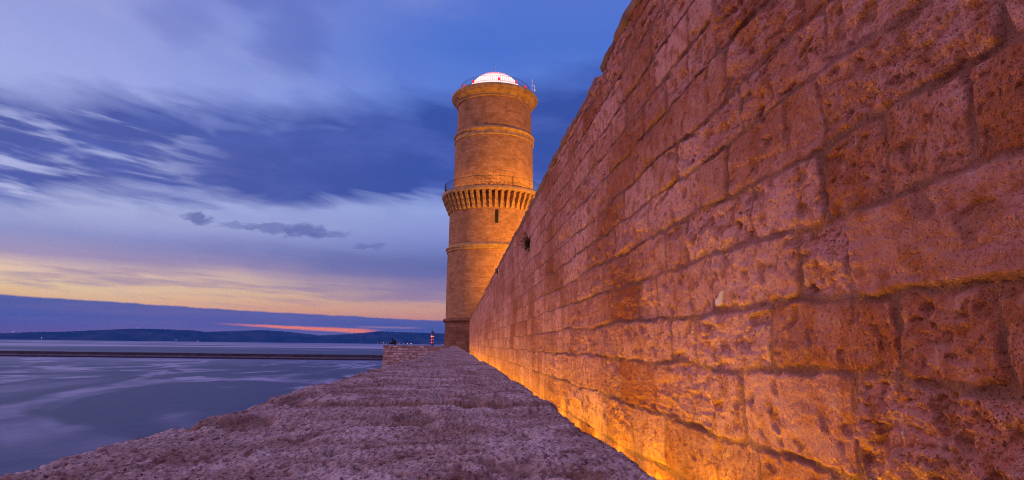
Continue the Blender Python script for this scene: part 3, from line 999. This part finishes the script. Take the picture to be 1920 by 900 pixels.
# ------------------------------------------------------------------ lamps that light the place (strip at the wall foot, gallery uplights, floods, and an added wash)
def area(name, loc, target, sx_, sy_, power, col=WARM, parent=None, spread=PI):
    d = bpy.data.lights.new(name, 'AREA')
    d.shape = 'RECTANGLE'
    d.size, d.size_y = sx_, sy_
    d.energy = power
    d.color = col
    d.spread = spread
    o = bpy.data.objects.new(name, d)
    C.objects.link(o)
    o_ = origin(parent)
    o.location = Vector(loc) - o_
    v = Vector(target) - Vector(loc)
    o.rotation_euler = v.to_track_quat('-Z', 'Y').to_euler()
    if parent: o.parent = parent
    return o


def spot(name, loc, target, power, ang, blend=0.6, col=WARM, rad=0.15, parent=None):
    d = bpy.data.lights.new(name, 'SPOT')
    d.energy = power
    d.color = col
    d.spot_size = R(ang)
    d.spot_blend = blend
    d.shadow_soft_size = rad
    o = bpy.data.objects.new(name, d)
    C.objects.link(o)
    o_ = origin(parent)
    o.location = Vector(loc) - o_
    v = Vector(target) - Vector(loc)
    o.rotation_euler = v.to_track_quat('-Z', 'Y').to_euler()
    if parent: o.parent = parent
    return o


ls = thing('light_strip', 'amber light strip along the foot of the rampart behind the parapet', 'light strip', (WD - 0.17, 20, -1.15))
hs = MB()
hs.box(WD - 0.205, WD - 0.10, 1.8, 61, -1.148, -1.09)
hs.build('housing', M_iron, ls)
# lamp heads along the strip
yy = 2.3
while yy < 60:
    p = 18.0 * random.uniform(0.85, 1.15) * (0.95 if yy < 6 else 1.0)
    area('strip_lamp', (WD - 0.17, yy, -1.075), (WD - 0.03, yy, 0.0), 0.05, 0.95, p, parent=ls)
    yy += 0.95
# an added, unseen run at the parapet's inner foot to brighten the whole face
yy = 2.3
while yy < 60:
    area('added_wash', (0.42, yy, -1.05), (WD, yy, 0.9), 0.08, 1.6, 12.5 if yy > 5 else 8.5, (1.0, 0.37, 0.04), ls)
    yy += 2.2

for i in range(30):
    a = TB + 2 * PI * (i + 0.5) / 30
    if math.cos(a - TB) < -0.35: continue
    b_ = 0.72 + 0.5 * math.sin(a - TB)
    px, py = TX + 5.55 * math.cos(a), TY + 5.55 * math.sin(a)
    area('gallery_uplight', (px, py, 17.12), (TX + 4.3 * math.cos(a), TY + 4.3 * math.sin(a), 24), 0.5, 0.15, 30 * b_, (1.0, 0.47, 0.0), parent=tw)
spot('flood', (19.0, 50, 3.4), (5.2, 67, 15.0), 36000, 80, 0.9, (1.0, 0.45, 0.0), 0.3, parent=tw)
spot('flood', (8.5, 60.0, 2.6), (5.2, 66, 8.5), 3000, 95, 0.9, (1.0, 0.47, 0.0), parent=tw)

# ------------------------------------------------------------------ breakwater and beacon
bw = thing('breakwater', 'long dark concrete breakwater lying across the bay', 'breakwater', (-180, 447, SEA))
d = Vector((-50.5 + 308.0, 439.5 - 454.7, 0)).normalized()
nrm = Vector((d.y, -d.x, 0))
c = Vector((-308, 454.7, 0))
def bwbox(m, s0, s1, n0, n1, z0, z1):
    q = [c + d * s0 - nrm * n0, c + d * s1 - nrm * n0, c + d * s1 - nrm * n1, c + d * s0 - nrm * n1]
    return m.hexa([(p.x, p.y, z0) for p in q] + [(p.x, p.y, z1) for p in q])
S0, S1 = -420, 300
m = MB()
bwbox(m, S0, S1, 0.0, 14, SEA - 3, SEA + 0.9)
m.build('foot', M_weed, bw)
m = MB()
s = S0
while s < S1:
    bwbox(m, s, s + 23.6, 0.15 + random.uniform(0, .15), 13, SEA + 0.9, SEA + 1.75 + random.uniform(-.08, .08))
    s += 24
m.build('quay_ledge', M_concrete2, bw)
m = MB()
s = S0
while s < S1:
    bwbox(m, s, s + 23.8, 3.2, 11, SEA + 1.6, SEA + 3.5 + random.uniform(-.07, .07))
    bwbox(m, s + 23.2, s + 24.6, 0.3, 4, SEA + 1.0, SEA + 2.4)
    s += 24
m.build('sea_wall', M_concrete, bw)
s = S0 + 6
b0 = None
while s < S1:
    p = c + d * s - nrm * 1.0
    if b0 is None:
        b0 = MB().tube([(p.x, p.y, SEA + 1.6), (p.x, p.y, SEA + 2.35)], 0.30, 8).build('bollard', M_weed, bw)
        pb = p.copy()
    else:
        o = b0.copy()
        C.objects.link(o)
        o.parent = bw
        o.location = p - pb
    s += 12.0

bx, by = 440.5 * math.sin(R(-2.055)), 440.5 * math.cos(R(-2.055))
bc = thing('harbour_beacon', 'slim dark beacon tower with three red lights stacked on it', 'beacon', (bx, by, -9))
m = MB()
m.lathe([(1.3, -9), (1.15, -6), (1.0, 0), (0.92, 5.6), (1.5, 5.8), (1.5, 6.0), (0.0, 6.05)], bx, by, 16)
m.build('shaft', plain('beacon_paint', (0.10, 0.10, 0.22), 0.6), bc)
MB().lathe([(1.0, 6.0), (1.0, 8.0), (1.25, 8.1), (0.9, 8.6), (0.0, 9.0)], bx, by, 16).build('lantern_room', plain('beacon_paint_dark', (0.06, 0.06, 0.16), 0.5), bc)
MB().tube([(bx - .3, by, 8.8), (bx - .3, by, 10.3)], 0.08, 5).build('mast', M_iron, bc)
MR1 = mat_glow('beacon_red_bright', (1.0, 0.14, 0.06), 3.2, (0.4, 0.02, 0.02))
MR2 = mat_glow('beacon_red', (1.0, 0.05, 0.02), 2.8, (0.4, 0.02, 0.02))
for z_, mt, rr in ((4.9, MR1, 1.15), (2.7, MR2, 0.85), (0.75, MR2, 0.85)):
    MB().lathe([(0.9, z_ - 1.0), (1.3, z_ - 0.95), (1.3, z_ - 0.85), (1.0, z_ - 0.8)], bx, by, 16).build('gallery', M_iron, bc)
    MB().ball((bx - 0.55, by - 1.25, z_), rr * 0.50, 10, 6).build('red_light', mt, bc)
    MB().ball((bx + 0.80, by - 1.15, z_), rr * 0.22, 10, 6).build('red_light', mt, bc)

# ------------------------------------------------------------------ lights of the far shore
LA = [(-33.594, .42, 2, 1.0), (-31.9, .092, 2, .8), (-23.16, .061, 2, .6), (-21.57, -.03, 1, 2.0), (-9.23, .80, 1, .8), (-6.956, .046, 1, .8), (-6.58, .051, 1, .5), (-6.438, .053, 1, 1.6),
      (-6.153, .020, 1, .6), (-6.0, -.0, 1, .6), (-5.75, .01, 1, .5), (-5.2, .020, 1, .8), (-5.0, -.01, 1, .6), (-4.63, -.0, 1, .7), (-4.3, -.035, 1, 3.2), (-4.06, -.035, 1, 2.2), (-3.93, -.035, 1, 2.8),
      (-3.34, -.05, 1, .6), (-3.145, -.05, 1, .8), (-2.95, -.05, 1, .7), (-2.8, -.05, 1, .6), (-2.45, -.05, 1, .5), (-1.165, -.045, 1, 1.2), (-25.912, .88, 3, 1.2)]
lm = {1: mat_glow('amber_shore_light', (1.0, 0.34, 0.06), 1.0), 2: mat_glow('white_shore_light', (1.0, 0.75, 0.6), 1.0), 3: mat_glow('blue_shore_light', (0.25, 0.45, 1.0), 1.0)}
def shore_label(a_, e_, kind):
    if kind == 3: return 'blue light on the crest of the far hills'
    if a_ < -33: return 'pale light on the hill crest at the left end of the far hills'
    if a_ < -30: return 'pale light low on the hillside at the far left'
    if a_ < -23: return 'faint pale light at the waterline below the far hills'
    if a_ < -20: return 'amber lamp alone at the foot of the far hills over the breakwater'
    if a_ < -9: return 'amber light high on the far hill crest, at the end of the orange cloud streak'
    if -4.4 < a_ < -3.8: return 'bright amber lamp in the cluster between the seated person and the red beacon'
    if a_ > -1.5: return 'amber lamp on the far shore right beside the tower base'
    return 'small amber lamp in the faint row along the far shore near the seated person'
DISP = {}
for (a_, e_, kind, br_) in LA:
    dist = 8990 if e_ < 0.2 else 9880
    x_, y_ = dist * math.sin(R(a_)), dist * math.cos(R(a_))
    z_ = max(dist * math.tan(R(e_)), SEA + 5)
    if e_ > 0.2: z_ += 14
    rad = 3.2 * math.sqrt(br_)
    key = (kind, round(br_, 1))
    if key not in DISP:
        mm = lm[kind].copy()
        mm.node_tree.nodes['Principled BSDF'].inputs['Emission Strength'].default_value = 2.0
        DISP[key] = mm
    m = MB().ball((x_, y_, z_), rad, 8, 6)
    m.tube([(x_, y_, z_ - rad * 0.9), (x_, y_, z_ - 22)], 0.4, 4)
    o = m.build('shore_lamp', DISP[key])
    tag(o, shore_label(a_, e_, kind), 'lamp', 'lamps of the far shore')

# ------------------------------------------------------------------ plants in the wall
def mat_leaf():
    m, nt, b = newmat('dry_caper_leaf')
    tc = nt.nodes.new('ShaderNodeTexCoord')
    n = noise(nt, tc.outputs['Object'], 18.0, 3.0)
    nt.links.new(mixc(nt, n.sstep(0.35, 0.65), (0.016, 0.020, 0.010, 1), (0.055, 0.050, 0.022, 1)), b.inputs['Base Color'])
    b.inputs['Roughness'].default_value = 0.8
    return m


M_leaf = mat_leaf()
M_stem = plain('dry_stem', (0.06, 0.04, 0.025), 0.9)


def wall_plant(yc, zc, size, n, label, seed):
    rg = random.Random(seed)
    t_ = thing('wall_plant', label, 'plant', (WD - 0.02, yc, zc))
    lf, st = MB(), MB()
    for i in range(n):
        up_ = rg.random()
        dv = Vector((-rg.uniform(0.15, 0.7), rg.gauss(0, 0.62), rg.uniform(-0.9, 1.0)))
        dv.normalize()
        L = size * rg.uniform(0.35, 1.0) * (1.15 if dv.z > 0 else 0.85)
        p0 = Vector((WD - 0.005, yc + rg.gauss(0, 0.05) * size, zc + rg.gauss(0, 0.12) * size))
        pts = [p0, p0 + dv * L * 0.5 + Vector((0, 0, 0.02)) * size, p0 + dv * L + Vector((0, 0, -0.15)) * size * rg.random()]
        st.tube(pts, [0.0035, 0.0028, 0.0015], 4, False)
        for k in range(9):
            s = rg.uniform(0.2, 1.0)
            q = pts[0].lerp(pts[1], s * 2) if s < 0.5 else pts[1].lerp(pts[2], s * 2 - 1)
            ld = (dv + Vector((rg.gauss(0, .7), rg.gauss(0, .7), rg.gauss(0, .7)))).normalized()
            sd_ = ld.cross(Vector((rg.gauss(0, 1), rg.gauss(0, 1), rg.gauss(0, 1)))).normalized()
            l_ = size * rg.uniform(0.09, 0.2)
            b = len(lf.v)
            for w in (q, q + ld * l_ * 0.5 + sd_ * l_ * 0.16, q + ld * l_, q + ld * l_ * 0.5 - sd_ * l_ * 0.16):
                lf.v.append(tuple(w))
            lf.face([b, b + 1, b + 2, b + 3])
    lf.build('leaves', M_leaf, t_)
    st.build('stem', M_stem, t_)


wall_plant(11.65, 1.93, 0.23, 85, 'dark bushy plant growing out of the rampart high above the parapet', 4)
wall_plant(20.6, 2.42, 0.15, 40, 'small dark tuft just under the rampart coping, left of the larger plant', 5)

# ------------------------------------------------------------------ person sitting on the low wall
def skin_body(name, verts, edges, radii, mat, parent):
    me = bpy.data.meshes.new(name)
    o_ = origin(parent)
    me.from_pydata([tuple(Vector(v) - o_) for v in verts], edges, [])
    o = bpy.data.objects.new(name, me)
    C.objects.link(o)
    md = o.modifiers.new('skin', 'SKIN')
    md.use_smooth_shade = True
    sv = me.skin_vertices[0].data
    for i, r_ in enumerate(radii):
        sv[i].radius = (r_, r_)
        sv[i].use_root = (i == 0)
    sb = o.modifiers.new('sub', 'SUBSURF')
    sb.levels = sb.render_levels = 2
    o.parent = parent
    me.materials.append(mat)
    return o


M_cloth = plain('black_clothing', (0.012, 0.012, 0.016), 0.9)
M_skin = plain('skin', (0.25, 0.13, 0.09), 0.6)
M_hair = plain('dark_hair', (0.015, 0.011, 0.010), 0.7)
pz = -0.19
PX, PY = -5.74, 61.9
pe = thing('person', 'person in black sitting hunched forward with legs stretched out on the low stone wall', 'person', (PX, PY, pz))
def W(x_, y_, z_): return (PX + x_, PY + y_, pz + z_)
# along -x is forward
V = [W(0, 0, .13), W(-.10, 0, .26), W(-.22, 0, .38), W(-.31, 0, .46), W(-.36, 0, .50), W(-.405, 0, .555), W(-.43, 0, .63),
     W(-.06, .10, .11), W(-.44, .12, .16), W(-.80, .11, .09), W(-.85, .11, .19),
     W(-.06, -.10, .11), W(-.44, -.12, .15), W(-.80, -.11, .09), W(-.85, -.11, .19),
     W(-.29, .18, .43), W(-.40, .22, .22), W(-.60, .16, .20), W(-.67, .15, .17),
     W(-.29, -.18, .43), W(-.38, -.22, .22), W(-.58, -.16, .20), W(-.65, -.15, .17)]
Ed = [(0, 1), (1, 2), (2, 3), (3, 4), (4, 5), (5, 6), (0, 7), (7, 8), (8, 9), (9, 10), (0, 11), (11, 12), (12, 13), (13, 14), (3, 15), (15, 16), (16, 17), (17, 18), (3, 19), (19, 20), (20, 21), (21, 22)]
Ra = [.15, .15, .16, .14, .07, .09, .075, .10, .075, .05, .04, .10, .075, .05, .04, .07, .05, .038, .04, .07, .05, .038, .04]
body = skin_body('body', V, Ed, Ra, M_cloth, pe)
hm = MB().ball(W(-.405, 0, .605), 0.105, 14, 9, 1.08)
hm.build('hair', M_hair, pe, smooth=True)
fm = MB().ball(W(-.46, 0, .575), 0.075, 12, 8, 1.1)
fm.ball(W(-.535, 0, .57), 0.018, 8, 6)
fm.build('face', M_skin, pe, smooth=True)

# ------------------------------------------------------------------ the air between here and the hills
hz = MB().box(-11300, 11300, -11300, 11300, SEA - 8, 420)
ho_ = hz.build('haze', bpy.data.materials.new('haze_air'))
mz = ho_.data.materials[0]
mz.use_nodes = True
ntz = mz.node_tree
ntz.nodes.clear()
pv = ntz.nodes.new('ShaderNodeVolumePrincipled')
pv.inputs['Color'].default_value = (0.09, 0.34, 1.0, 1)
pv.inputs['Density'].default_value = 4.8e-5
pv.inputs['Anisotropy'].default_value = 0.0
oz_ = ntz.nodes.new('ShaderNodeOutputMaterial')
ntz.links.new(pv.outputs[0], oz_.inputs['Volume'])
tag(ho_, 'thin blue evening haze over the bay', 'haze', kind='stuff')
